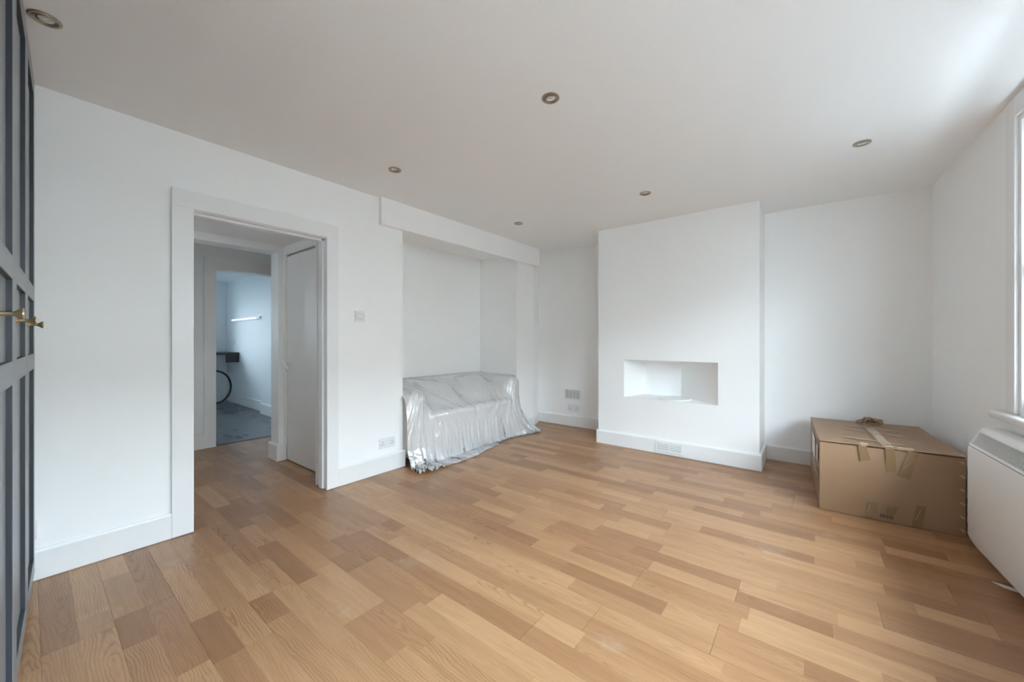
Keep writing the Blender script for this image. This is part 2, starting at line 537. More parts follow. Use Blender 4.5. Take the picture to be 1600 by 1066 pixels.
# doorway casing and lining
tr = struct(empty('trim_2'))
AF = -2.978
obj('casing_jamb', B((LW - .002, AF, .527, .630, .004, 1.983), bev=.002), M['gloss'], tr)
obj('casing_jamb', B((LW - .002, AF, 1.447, 1.541, .004, 1.983), bev=.002), M['gloss'], tr)
obj('casing_head', B((LW - .002, AF, .527, 1.541, 1.983, 2.093), bev=.002), M['gloss'], tr)
obj('lining_jamb', B((-3.15, LW + .006, .604, .628, .004, 1.99)), M['gloss'], tr)
obj('lining_jamb', B((-3.15, LW + .006, 1.452, 1.476, .004, 1.99)), M['gloss'], tr)
obj('lining_head', B((-3.15, LW + .006, .604, 1.476, 1.978, 2.012)), M['gloss'], tr)
obj('door_stop', B((-3.10, -3.04, 1.436, 1.453, .004, 1.965), bev=.002), M['gloss'], tr)
obj('door_stop', B((-3.10, -3.04, .627, .640, .004, 1.965), bev=.002), M['gloss'], tr)
obj('door_stop', B((-3.10, -3.04, .64, 1.436, 1.962, 1.979), bev=.002), M['gloss'], tr)
obj('casing_jamb', B((-3.168, -3.14, 1.445, 1.545, .004, 2.07), bev=.002), M['oldgloss'], tr)

# lobby, passage and far room
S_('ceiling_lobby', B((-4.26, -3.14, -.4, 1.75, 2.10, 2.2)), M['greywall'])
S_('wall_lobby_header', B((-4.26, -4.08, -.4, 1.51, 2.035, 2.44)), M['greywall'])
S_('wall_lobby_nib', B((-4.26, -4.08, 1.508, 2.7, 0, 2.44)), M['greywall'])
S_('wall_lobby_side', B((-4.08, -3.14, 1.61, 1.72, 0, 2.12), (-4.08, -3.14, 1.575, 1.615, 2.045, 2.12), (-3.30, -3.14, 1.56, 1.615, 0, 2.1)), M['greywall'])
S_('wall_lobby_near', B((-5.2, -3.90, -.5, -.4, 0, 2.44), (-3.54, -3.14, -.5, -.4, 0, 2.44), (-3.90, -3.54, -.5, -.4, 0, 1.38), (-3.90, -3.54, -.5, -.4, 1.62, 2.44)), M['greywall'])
wn = struct(empty('window_4'))  # lobby window added out of view to brighten the cupboard door
wf = obj('frame', B((-3.90, -3.88, -.48, -.42, 1.38, 1.62), (-3.56, -3.54, -.48, -.42, 1.38, 1.62), (-3.88, -3.56, -.48, -.42, 1.38, 1.40), (-3.88, -3.56, -.48, -.42, 1.60, 1.62)), M['gloss'], wn)
obj('pane', B((-3.88, -3.56, -.452, -.448, 1.40, 1.60)), M['glass'], wf)
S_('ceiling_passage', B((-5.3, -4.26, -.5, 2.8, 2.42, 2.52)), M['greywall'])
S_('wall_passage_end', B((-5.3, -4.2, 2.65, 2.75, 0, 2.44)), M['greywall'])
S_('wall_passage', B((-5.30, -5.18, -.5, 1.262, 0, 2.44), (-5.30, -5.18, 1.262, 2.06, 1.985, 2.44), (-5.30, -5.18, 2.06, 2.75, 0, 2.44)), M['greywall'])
tr = struct(empty('trim_3'))
obj('casing_jamb', B((-5.182, -5.158, 1.177, 1.284, .004, 1.969), bev=.002), M['oldgloss'], tr)
obj('casing_jamb', B((-5.182, -5.158, 2.04, 2.14, .004, 1.969), bev=.002), M['oldgloss'], tr)
obj('casing_head', B((-5.182, -5.158, 1.177, 2.14, 1.969, 2.10), bev=.002), M['oldgloss'], tr)
obj('lining_jamb', B((-5.31, -5.175, 1.26, 1.283, .004, 1.97)), M['oldgloss'], tr)
obj('lining_jamb', B((-5.31, -5.175, 2.041, 2.062, .004, 1.97)), M['oldgloss'], tr)
obj('lining_head', B((-5.31, -5.175, 1.26, 2.062, 1.968, 1.99)), M['oldgloss'], tr)
obj('threshold_strip', B((-5.26, -5.20, 1.284, 2.04, -.004, .004)), M['black'], tr)
board('baseboard_passage', [((-5.18, -.4), (-5.18, 1.177), (1, 0))], h=.17, m='oldgloss')
board('baseboard_nib', [((-4.26 - T, 1.508), (-4.08 + T, 1.508), (0, -1)), ((-4.08, 1.508), (-4.08, 1.573), (1, 0))], h=.165, t=.02, m='oldgloss')
board('baseboard_lobby', [((-3.25, 1.56), (-3.168, 1.56), (0, -1)), ((-3.168, 1.56), (-3.168, 1.46), (-1, 0))], h=.14, t=.03, m='gloss')
tr = struct(empty('trim_4'))
obj('casing_jamb', B((-4.10, -4.055, 1.555, 1.58, .16, 2.045), bev=.002), M['oldgloss'], tr)
obj('casing_head', B((-4.08, -3.16, 1.558, 1.58, 2.012, 2.10), bev=.002), M['oldgloss'], tr)
d1 = struct(empty('door_1', (-4.05, 1.575, 0)))
obj('leaf', B((0, .745, 0, .034, .012, 2.0), bev=.002), M['oldgloss'], d1)
hd = bmesh.new()
lathe(hd, [(0, 0), (.026, 0), (.026, .006), (.018, .010), (.009, .012), (.009, .05), (0, .05)], 16, Matrix.Translation((.055, 0, .965)) @ Matrix.Rotation(PI / 2, 4, 'X'))
tube(hd, [(.05, -.05, .968), (.085, -.056, .952), (.125, -.056, .925), (.155, -.050, .90)], [.011, .010, .009, .008], 8)
lathe(hd, [(0, -.012), (.014, -.008), (.016, 0), (.014, .008), (0, .012)], 12, Matrix.Translation((.052, -.052, .966)) @ Matrix.Rotation(PI / 2, 4, 'X'))
obj('lever_handle', hd, M['gloss'], d1, smooth=True)

# far room
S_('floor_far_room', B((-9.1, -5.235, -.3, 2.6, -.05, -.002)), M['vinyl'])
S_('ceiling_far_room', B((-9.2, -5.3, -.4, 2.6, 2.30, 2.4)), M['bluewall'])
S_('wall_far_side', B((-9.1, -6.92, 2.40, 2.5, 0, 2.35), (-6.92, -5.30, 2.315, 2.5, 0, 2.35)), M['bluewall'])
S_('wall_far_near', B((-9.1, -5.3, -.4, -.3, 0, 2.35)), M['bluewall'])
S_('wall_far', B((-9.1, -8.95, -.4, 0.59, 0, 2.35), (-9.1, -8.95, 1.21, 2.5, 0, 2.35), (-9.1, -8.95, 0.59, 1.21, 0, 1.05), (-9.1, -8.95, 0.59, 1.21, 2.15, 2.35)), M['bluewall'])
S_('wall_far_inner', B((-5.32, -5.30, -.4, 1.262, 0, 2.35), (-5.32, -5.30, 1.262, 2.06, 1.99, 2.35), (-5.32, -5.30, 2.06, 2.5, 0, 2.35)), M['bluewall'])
wn = struct(empty('window_3'))
wf = obj('frame', B((-9.08, -9.02, .59, .63, 1.05, 2.15), (-9.08, -9.02, 1.17, 1.21, 1.05, 2.15), (-9.08, -9.02, .63, 1.17, 1.05, 1.10), (-9.08, -9.02, .63, 1.17, 2.1, 2.15)), M['gloss'], wn)
obj('pane', B((-9.052, -9.048, .63, 1.17, 1.10, 2.10)), M['glass'], wf)
board('baseboard_far', [((-8.95, 2.40), (-6.92, 2.40), (0, -1)), ((-6.94, 2.315), (-5.32, 2.315), (0, -1)), ((-6.92, 2.40), (-6.92, 2.315), (-1, 0))], h=.17, t=.02)

# ------------------------------------------------------------------ laminate floor
def project(p):
    dx, dy, dz = p[0], p[1], p[2] - CAM_H
    wd = -math.sin(YAW) * dx + math.cos(YAW) * dy
    if wd < .05: return None
    r = math.cos(YAW) * dx + math.sin(YAW) * dy
    return 800 + FPX * r / wd, HORIZON - FPX * dz / wd

def build_floor():
    rng = random.Random(11)
    fl = struct(obj('floor', B((-5.24, 1.2, -.9, 4.9, -.06, -.010)), M['concrete']))
    rooms = [(-3.02, .99, -.78, 4.63), (-3.66, -3.0, 2.16, 3.91), (-3.15, -3.0, .6, 1.48), (-4.27, -3.13, -.4, 1.62), (-5.24, -4.25, -.4, 2.66)]
    W = .097
    strips = []
    row0 = -18
    for j in range(row0, 38):
        y0 = 1.0 + j * W
        bi = j // 2                                    # two strips make one board
        br = random.Random(500 + bi)
        x = -5.24 - br.random() * 1.29
        if bi == 0: x = -1.852 - 1.29 * 3
        sr = random.Random(900 + j)
        while x < 1.0:
            cuts = [0.0]
            first = sr.uniform(.18, .62)
            c = first
            while c < 1.29 - .12:
                cuts.append(c)
                c += sr.uniform(.42, .68)
            cuts.append(1.29)
            for a, b in zip(cuts, cuts[1:]):
                strips.append((x + a, x + b, y0, y0 + W, sr.random(), sr.random(), sr.random(), a == 0, b == 1.29, j % 2))
            x += 1.29
    out = []
    for s in strips:
        if any(min(s[1], r[1]) - max(s[0], r[0]) > .004 and min(s[3], r[3]) - max(s[2], r[2]) > .004 for r in rooms):
            x0, x1, y0, y1 = max(s[0], -5.235), min(s[1], .99), s[2], s[3]
            if x1 - x0 > .006:
                out.append((s, x0, x1, y0, y1))
    def area(x0, x1, y0, y1):
        n = 5
        tot = 0.0
        for i in range(n):
            for k in range(2):
                a = [(x0 + (x1 - x0) * i / n, y0 + (y1 - y0) * k / 2), (x0 + (x1 - x0) * (i + 1) / n, y0 + (y1 - y0) * k / 2),
                     (x0 + (x1 - x0) * (i + 1) / n, y0 + (y1 - y0) * (k + 1) / 2), (x0 + (x1 - x0) * i / n, y0 + (y1 - y0) * (k + 1) / 2)]
                q = [project((p[0], p[1], 0)) for p in a]
                if any(v is None for v in q): continue
                cx, cy = sum(v[0] for v in q) / 4, sum(v[1] for v in q) / 4
                if not (0 < cx < 1600 and 0 < cy < 1066): continue
                tot += abs(sum(q[m][0] * q[(m + 1) % 4][1] - q[(m + 1) % 4][0] * q[m][1] for m in range(4))) / 2
        return tot
    scored = []
    for (s, x0, x1, y0, y1) in out:
        a = area(x0, x1, y0, y1)
        mx = (x0 + x1) / 2
        if x0 < LW - .05 and not (x0 > -3.66 and y0 > 2.1): a *= .5      # seen through the doorway only
        if x1 < LW and y0 > 1.7: a *= .05                                  # under the sofa or behind walls
        scored.append((a, s, x0, x1, y0, y1))
    scored.sort(key=lambda t: -t[0])
    G = .00035
    def geom(s, x0, x1, y0, y1):
        # the long joint between two strips of one board is only printed, board edges have a real joint
        gy0 = G if s[9] == 0 else .00012
        gy1 = G if s[9] == 1 else .00012
        gx0 = .0006 if s[7] else .00012
        gx1 = .0006 if s[8] else .00012
        return x0 + gx0, x1 - gx1, y0 + gy0, y1 - gy1
    F = [(0, 3, 2, 1), (4, 5, 6, 7), (0, 1, 5, 4), (1, 2, 6, 5), (2, 3, 7, 6), (3, 0, 4, 7)]
    def corners(g):
        a, b, c, d = g
        return [(a, c, -.010), (b, c, -.010), (b, d, -.010), (a, d, -.010), (a, c, 0), (b, c, 0), (b, d, 0), (a, d, 0)]
    def finish(me, orgs, rnds):
        at = me.attributes.new('org', 'FLOAT_VECTOR', 'FACE')
        at.data.foreach_set('vector', np.repeat(np.array(orgs, dtype=np.float32), 6, axis=0).ravel())
        at = me.attributes.new('rnd', 'FLOAT_VECTOR', 'FACE')
        at.data.foreach_set('vector', np.repeat(np.array(rnds, dtype=np.float32), 6, axis=0).ravel())
        me.materials.append(M['wood'])
    info = lambda s: (((s[0] + s[1]) / 2, (s[2] + s[3]) / 2, 0), (s[4], s[5], s[6]))
    for t in scored[:300]:
        _, s, x0, x1, y0, y1 = t
        me = bpy.data.meshes.new('plank')
        me.from_pydata(corners(geom(s, x0, x1, y0, y1)), [], F)
        og, rn = info(s)
        finish(me, [og], [rn])
        link('plank', me, fl)
    vs, fs, ogs, rns = [], [], [], []
    for t in scored[300:]:
        _, s, x0, x1, y0, y1 = t
        n = len(vs)
        vs += corners(geom(s, x0, x1, y0, y1))
        fs += [tuple(n + i for i in f) for f in F]
        og, rn = info(s)
        ogs.append(og); rns.append(rn)
    me = bpy.data.meshes.new('remaining_planks')
    me.from_pydata(vs, [], fs)
    finish(me, ogs, rns)
    o = link('remaining_planks', me, fl)
    o['kind'] = 'stuff'
build_floor()

# ------------------------------------------------------------------ wardrobe
WL = Vector((-2.965, .0204, 0))
wd = tag(empty('wardrobe', WL, -math.atan(.0457)), 'tall slate grey wardrobe with recessed panel doors and brass knobs', 'wardrobe')
NW, DW = 4, .5
HW = 2.425
obj('carcass', B((0, NW * DW, -.60, -.024, .055, HW - .01)), M['wardin'], wd)
obj('plinth', B((0, NW * DW, -.57, -.045, .001, .056)), M['wardin'], wd)
def ward_door(i):
    x0, x1, z0, z1 = i * DW + .0015, (i + 1) * DW - .0015, .058, HW
    st, t = .062, -.022
    rails = [(z0, z0 + .075), (1.045, 1.115), (1.365, 1.435), (z1 - .075, z1)]
    bs = [(x0, x0 + st, t, 0, z0, z1), (x1 - st, x1, t, 0, z0, z1)] + [(x0 + st, x1 - st, t, 0, a, b) for a, b in rails]
    d = obj('door', B(*bs, bev=.0015), M['ward'], wd)
    for (a, b), (c, e) in zip(rails, rails[1:]):
        obj('panel', B((x0 + st - .002, x1 - st + .002, t + .001, -.013, b - .002, c + .002)), M['ward'], d)
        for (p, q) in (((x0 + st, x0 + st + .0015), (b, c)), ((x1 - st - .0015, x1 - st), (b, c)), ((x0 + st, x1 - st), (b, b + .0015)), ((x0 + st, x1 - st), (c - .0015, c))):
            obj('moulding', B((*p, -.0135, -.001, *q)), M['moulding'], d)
    bm = bmesh.new()
    lathe(bm, [(0, 0), (.010, 0), (.010, .003), (.0055, .006), (.0055, .024), (.008, .029), (.0135, .036), (.0145, .039), (.0135, .041), (0, .041)], 20,
          Matrix.Translation((x1 - .038, 0, 1.243)) @ Matrix.Rotation(-PI / 2, 4, 'X'))
    obj('knob', bm, M['brass'], d, smooth=True)
for i in range(NW):
    ward_door(i)

# ------------------------------------------------------------------ sofa and its cover sheet
SX0, SX1, SY0, SY1 = -3.60, -2.90, 2.195, 3.875
AW = .20
parts = {
    'base': [(SX0 + .02, SX1 + .01, SY0 + .03, SY1 - .03, .05, .37)],
    'backrest': [(SX0 - .02, SX0 + .19, SY0 + .02, SY1 - .02, .10, .745)],
    'arm': [(SX0, SX1, SY0, SY0 + AW, .06, .70), (SX0, SX1, SY1 - AW, SY1, .06, .735)],
    'seat_cushion': [(SX0 + .17, SX1 + .02, SY0 + AW - .005, (SY0 + SY1) / 2, .35, .47), (SX0 + .17, SX1 + .02, (SY0 + SY1) / 2, SY1 - AW + .005, .35, .47)],
}
RND = {'base': .03, 'backrest': .06, 'arm': .092, 'seat_cushion': .045}
sofa = tag(empty('sofa', (-3.25, 3.03, 0)), 'pale upholstered two-seat sofa standing in the wall recess under plastic sheeting', 'sofa')
def soft_box(bm, b, r):
    box(bm, *b, bev=r, seg=5)
for nm, bs in parts.items():
    for b in bs:
        bm = bmesh.new()
        soft_box(bm, b, RND[nm])
        o = obj(nm, bm, M['fabric'], sofa, smooth=True)
        o.matrix_parent_inverse = Matrix.Translation((-3.25, 3.03, 0)).inverted()
for (x, y) in ((SX0 + .06, SY0 + .08), (SX0 + .06, SY1 - .08), (SX1 - .06, SY0 + .08), (SX1 - .06, SY1 - .08)):
    o = obj('foot', B((x - .025, x + .025, y - .025, y + .025, 0, .075), bev=.003), M['black'], sofa)
    o.matrix_parent_inverse = Matrix.Translation((-3.25, 3.03, 0)).inverted()

def pillow(loc, size, rot, label):
    n = 18
    bm = bmesh.new()
    gr = {}
    for sgn in (1, -1):
        for i in range(n + 1):
            for k in range(n + 1):
                u, v = i / n * 2 - 1, k / n * 2 - 1
                e = (1 - u ** 4) * (1 - v ** 4)
                h = max(e, 0) ** .55
                pin = 1 - .07 * (1 - abs(u)) * abs(v) - .07 * (1 - abs(v)) * abs(u)
                if sgn == -1 and (i in (0, n) or k in (0, n)):
                    gr[sgn, i, k] = gr[1, i, k]
                else:
                    gr[sgn, i, k] = bm.verts.new((u * size[0] / 2 * pin, v * size[1] / 2 * pin, sgn * h * size[2] / 2))
        for i in range(n):
            for k in range(n):
                f = (gr[sgn, i, k], gr[sgn, i + 1, k], gr[sgn, i + 1, k + 1], gr[sgn, i, k + 1])
                bm.faces.new(f if sgn == 1 else f[::-1])
    o = obj('throw_pillow', bm, M['pillow'], smooth=True)
    o.location, o.rotation_euler = loc, rot
    return tag(o, label, 'pillow', None)
PIL = [((-3.245, 3.36, .590), (.36, .46, .15), (rad(4), rad(38), rad(8)), 'off-white pillow slumped against the sofa back at the end nearer the chimney breast'),
       ((-3.245, 2.76, .585), (.36, .44, .14), (rad(-3), rad(34), rad(-6)), 'off-white pillow slumped against the sofa back at the end nearer the doorway')]
for a in PIL:
    pillow(*a)

STAT = False
def drape():
    rng = np.random.default_rng(5)
    NU, NV = 118, 128
    LU = 1.05
    # rest state: sheet of LU by LV metres; it starts as a loose canopy above the sofa
    u = np.linspace(0, 1, NU)[:, None] * np.ones((1, NV))
    v = np.ones((NU, 1)) * np.linspace(0, 1, NV)[None, :]
    du = LU / (NU - 1)
    X = np.zeros((NU, NV, 3))
    X[..., 0] = -3.61 + u * 1.12
    t = np.clip((X[..., 0] + 3.0) / .30, 0, 1)
    t = t * t * (3 - 2 * t)
    lo = 2.18 - .13 * t
    hi = 3.885 + .92 * t
    X[..., 1] = lo + (hi - lo) * v
    dv = (hi - lo)[:, :1] / (NV - 1) * (1.03 + .22 * t[:, :1])
    X[..., 2] = .80 + .03 * np.sin(v * 47 + 3 * np.sin(u * 9)) + .02 * np.sin(v * 90 + u * 12) + rng.normal(0, .004, (NU, NV))
    V = np.zeros_like(X)
    boxes = []
    for nm, bs in parts.items():
        for b in bs:
            boxes.append((np.array([(b[0] + b[1]) / 2, (b[2] + b[3]) / 2, (b[4] + b[5]) / 2]), np.array([b[1] - b[0], b[3] - b[2], b[5] - b[4]]) / 2, RND[nm]))
    obbs = []
    for (loc, size, rot, _) in PIL:
        Rm = np.array(Matrix.Rotation(rot[2], 3, 'Z') @ Matrix.Rotation(rot[1], 3, 'Y') @ Matrix.Rotation(rot[0], 3, 'X'))
        obbs.append((np.array(loc), Rm, np.array([size[0] / 2 + .002, size[1] / 2 + .002, size[2] / 2 + .008]), .06))
    # wall solids either side of the recess, skirting boards included
    boxes.append((np.array([-3.5, 1.5, 1.2]), np.array([.5, .662, 1.4]), .004))
    boxes.append((np.array([-3.491, 4.4, 1.2]), np.array([.5, .492, 1.4]), .004))
    th = .007
    def collide(P, Q):
        P2 = P.reshape(-1, 3)
        Q2 = Q.reshape(-1, 3)
        hit = np.zeros(len(P2), bool)
        for c, Rm, h, r in [(b[0], None, b[1], b[2]) for b in boxes] + obbs:
            d = P2 - c
            if Rm is not None: d = d @ Rm
            m = (np.abs(d) < h + th).all(1)
            if not m.any(): continue
            dd = d[m]
            q = np.abs(dd) - (h - r)
            s = np.sign(dd) + (dd == 0)
            qp = np.maximum(q, 0)
            ln = np.linalg.norm(qp, axis=1)
            inside = ln < 1e-9
            n = np.where(inside[:, None], 0, qp / np.maximum(ln, 1e-9)[:, None])
            ax = np.argmax(q, 1)
            n[inside, ax[inside]] = 1
            sd = np.where(inside, q.max(1), ln) - r
            pen = th - sd
            k = pen > 0
            idx = np.where(m)[0][k]
            push_ = (n * s)[k] * pen[k][:, None]
            P2[idx] += push_ if Rm is None else push_ @ Rm.T
            hit[idx] = True
        f = P2[:, 2] < .006
        P2[f, 2] = .006
        hit |= f
        bk = P2[:, 0] < -3.63
        P2[bk, 0] = -3.63
        # friction
        dlt = P2[hit] - Q2[hit]
        P2[hit] -= dlt * .6
        f = P2[:, 2] < .006
        P2[f, 2] = .006
    def con(P, sa, sb, L, k, push=True):
        a, b = P[sa], P[sb]
        d = b - a
        l = np.sqrt((d * d).sum(-1)) + 1e-9
        e = (l - L) / l
        if not push: e = np.maximum(e, 0)
        c = d * (e * .5 * k)[..., None]
        P[sa] += c
        P[sb] -= c
    sl = slice
    def idx(o, n): 
        k = (n - o) // 2
        return sl(o, o + 2 * k, 2), sl(o + 1, o + 1 + 2 * k, 2)
    E = []
    al = sl(None)
    for o in (0, 1):
        a, b = idx(o, NU); E.append(((a, al), (b, al), du, 1.0, True))
        a, b = idx(o, NV); E.append(((al, a), (al, b), dv, 1.0, True))
    dg = np.hypot(du, dv)
    for o in (0, 1):
        a, b = idx(o, NU)
        E.append(((a, sl(0, NV - 1)), (b, sl(1, NV)), dg[a], .30, False))
        E.append(((a, sl(1, NV)), (b, sl(0, NV - 1)), dg[a], .30, False))
    def bend(P, k):
        # weak bending resistance along both directions
        for ax in (0, 1):
            A = P if ax == 0 else P.transpose(1, 0, 2)
            lap = (A[:-2] + A[2:]) * .5 - A[1:-1]
            A[1:-1] += lap * k
    dt = 1 / 60
    IB = int(.44 * NU)
    XB = np.linspace(-3.61, -3.03, IB)
    STEPS = 190
    for st in range(STEPS):
        V[..., 2] -= 9.8 * dt
        V *= .965 if st < 150 else .90
        Q = X.copy()
        P = X + V * dt
        for it in range(11):
            for (sa, sb, L, k, push) in E:
                con(P, sa, sb, L, k, push)
            if it in (4, 7, 10): collide(P, Q)
        if st < 120: bend(P, .03)
        # back edge is tucked behind the sofa
        P[0, :, 0] = -3.615
        P[0, :, 2] = .752
        # and its sides are tucked down between the arms and the recess
        P[:IB, 0, 1] = 2.172; P[:IB, -1, 1] = 3.898
        P[:IB, 0, 2] = np.maximum(P[:IB, 0, 2], .60); P[:IB, -1, 2] = np.maximum(P[:IB, -1, 2], .66)
        P[:IB, 0, 0] = P[:IB, -1, 0] = XB
        P[IB:, 0, 1] = np.where(P[IB:, 0, 0] > -2.988, np.clip(P[IB:, 0, 1], 2.105, 2.14), 2.172)
        V = (P - Q) / dt
        sp = np.sqrt((V * V).sum(-1, keepdims=True)) + 1e-9
        V *= np.minimum(1, 3.0 / sp)
        X = P
    # the loose corner trails out over the floor beside the pier, the other end bunches
    z, y = X[..., 2], X[..., 1]
    f = np.clip(1 - z / .42, 0, 1) ** 2 * np.clip((y - 3.45) / .42, 0, 1) ** 1.5
    X[..., 1] += .19 * f
    X[..., 0] += .17 * f
    X[..., 2] += f * .012 * (1 + np.sin(v * 160 + 4 * np.sin(u * 30)))
    f = np.clip(1 - z / .16, 0, 1) * np.clip((2.55 - y) / .3, 0, 1)
    X[..., 0] += .05 * f
    X[..., 2] += f * .022 * (1 + np.sin(v * 210 + 5 * np.sin(u * 45)))
    X[..., 0] = np.where((X[..., 1] > 3.900) & (X[..., 0] > -3.06), np.maximum(X[..., 0], -2.993), X[..., 0])
    if STAT: print('SHEET', [X[-1, k].round(3).tolist() for k in (0, 20, 40, 64, 90, 110, 127)], [X[k, 0].round(3).tolist() for k in (0, 40, 60, 80, 100, 117)], [X[k, 64].round(3).tolist() for k in (0, 20, 40, 60, 80, 100)])
    me = bpy.data.meshes.new('plastic_dust_sheet')
    ii = np.arange(NU * NV).reshape(NU, NV)
    F = np.stack([ii[:-1, :-1], ii[1:, :-1], ii[1:, 1:], ii[:-1, 1:]], -1).reshape(-1, 4)
    me.from_pydata([tuple(p) for p in X.reshape(-1, 3)], [], [tuple(f) for f in F.tolist()])
    for p in me.polygons: p.use_smooth = True
    w = np.clip((3.08 - X[..., 1]) / .5 + .5, 0, 1)
    for nm, (ya, za) in (('fan_left', (2.33, .74)), ('fan_right', (3.76, .78))):
        dy, dz = X[..., 1] - ya, za - X[..., 2]
        r_ = np.sqrt(dy * dy + dz * dz + .3 * (X[..., 0] + 2.9) ** 2)
        at = me.attributes.new(nm, 'FLOAT_VECTOR', 'POINT')
        at.data.foreach_set('vector', np.stack([r_, np.arctan2(dy, dz + .06), w], -1).astype(np.float32).ravel())
    at = me.attributes.new('sheet_uv', 'FLOAT_VECTOR', 'POINT')
    at.data.foreach_set('vector', np.stack([u * LU, v * 2.4, 0 * u], -1).astype(np.float32).ravel())
    return me
sheet = link('plastic_dust_sheet', drape(), None, M['sheet'])
tag(sheet, 'translucent plastic dust sheet draped over the sofa and trailing on the floor', 'plastic sheet')

# ------------------------------------------------------------------ cardboard box
BA = math.atan(.055)
BXL = Vector((.047, 3.418, 0))
cb = tag(empty('cardboard_box', BXL, BA), 'large brown cardboard box sealed with tape, standing in the corner', 'box')
BW, BD, BH = .676, .945, .487
def slab(bm, pts, nrm, t):
    n = Vector(nrm) * t
    a = [bm.verts.new(Vector(p)) for p in pts]
    b = [bm.verts.new(Vector(p) + n) for p in pts]
    bm.faces.new(a[::-1]); bm.faces.new(b)
    k = len(pts)
    for i in range(k):
        bm.faces.new((a[i], a[(i + 1) % k], b[(i + 1) % k], b[i]))
# walls, slightly bulged, then the top flaps
bm = bmesh.new()
nx, ny, nz = 10, 12, 6
def bulge(p):
    x, y, z = p
    fx, fy, fz = x / BW, y / BD, z / BH
    b = math.sin(PI * fz) * .008
    if fy == 0: y -= b * math.sin(PI * fx)
    if fx == 0: x -= b * math.sin(PI * fy)
    if fx == 1: x += b * math.sin(PI * fy)
    return (x, y, z)
def grid_face(f, a, b):
    g = [[bm.verts.new(bulge(f(i / a, j / b))) for j in range(b + 1)] for i in range(a + 1)]
    for i in range(a):
        for j in range(b):
            bm.faces.new((g[i][j], g[i + 1][j], g[i + 1][j + 1], g[i][j + 1]))
HB = BH - .015
grid_face(lambda s, t: (s * BW, 0, .004 + t * (HB - .004)), nx, nz)
grid_face(lambda s, t: (s * BW, BD, .004 + t * (HB - .004)), nx, nz)
grid_face(lambda s, t: (0, s * BD, .004 + t * (HB - .004)), ny, nz)
grid_face(lambda s, t: (BW, s * BD, .004 + t * (HB - .004)), ny, nz)
grid_face(lambda s, t: (s * BW, t * BD, .004), 2, 2)
grid_face(lambda s, t: (s * BW, t * BD, HB), 2, 2)
bmesh.ops.remove_doubles(bm, verts=bm.verts[:], dist=.0005)
obj('body', bm, M['card'], cb)
# two top flaps meeting along a seam that runs from front to back; a little sagging
seam = .345
def flap(x0, x1):
    bm = bmesh.new()
    a, b = 8, 10
    top = [[None] * (b + 1) for _ in range(a + 1)]
    bot = [[None] * (b + 1) for _ in range(a + 1)]
    for i in range(a + 1):
        for j in range(b + 1):
            x = x0 + (x1 - x0) * i / a
            y = -.011 + (BD + .011) * j / b
            sag = .006 * math.sin(PI * (x - 0) / BW) * math.sin(PI * j / b) + .003 * math.sin(5 * x + 7 * y)
            lift = .004 * math.sin(PI * (x / BW)) * max(0, 1 - j / 3)
            top[i][j] = bm.verts.new((x, y, BH - .001 - sag * .6 + lift))
            bot[i][j] = bm.verts.new((x, y, BH - .007 - sag * .6 + lift))
    for i in range(a):
        for j in range(b):
            bm.faces.new((top[i][j], top[i + 1][j], top[i + 1][j + 1], top[i][j + 1]))
            bm.faces.new((bot[i][j], bot[i][j + 1], bot[i + 1][j + 1], bot[i + 1][j]))
    for i in range(a):
        bm.faces.new((top[i][0], bot[i][0], bot[i + 1][0], top[i + 1][0]))
        bm.faces.new((top[i][b], top[i + 1][b], bot[i + 1][b], bot[i][b]))
    for j in range(b):
        bm.faces.new((top[0][j], top[0][j + 1], bot[0][j + 1], bot[0][j]))
        bm.faces.new((top[a][j], bot[a][j], bot[a][j + 1], top[a][j + 1]))
    return bm
obj('top_flap', flap(-.003, seam - .002), M['card'], cb)
obj('top_flap', flap(seam + .002, BW + .003), M['card'], cb)
# folded vertical edge at the near left corner
obj('edge_strip', B((-.004, .012, -.006, .010, .004, HB), bev=.003), M['card'], cb)
FX = lambda x: x - .047
def front_tape(name, pts, m):
    bm = bmesh.new()
    P = [(FX(x), -.0095, z) for x, z in pts]
    slab(bm, P, (0, -1, 0), .0012)
    obj(name, bm, m, cb)
for pts in ([(.243, .478), (.283, .480), (.306, .392), (.254, .378)], [(.373, .478), (.421, .480), (.424, .345), (.410, .326), (.398, .338), (.381, .322)],
            [(.482, .478), (.530, .476), (.487, .298), (.430, .313)],
            [(.289, .109), (.340, .116), (.327, .016), (.282, .016)], [(.384, .109), (.435, .113), (.418, .060), (.378, .057)], [(.517, .144), (.560, .149), (.540, .014), (.496, .012)]):
    front_tape('tape_strip', pts, M['tape'])
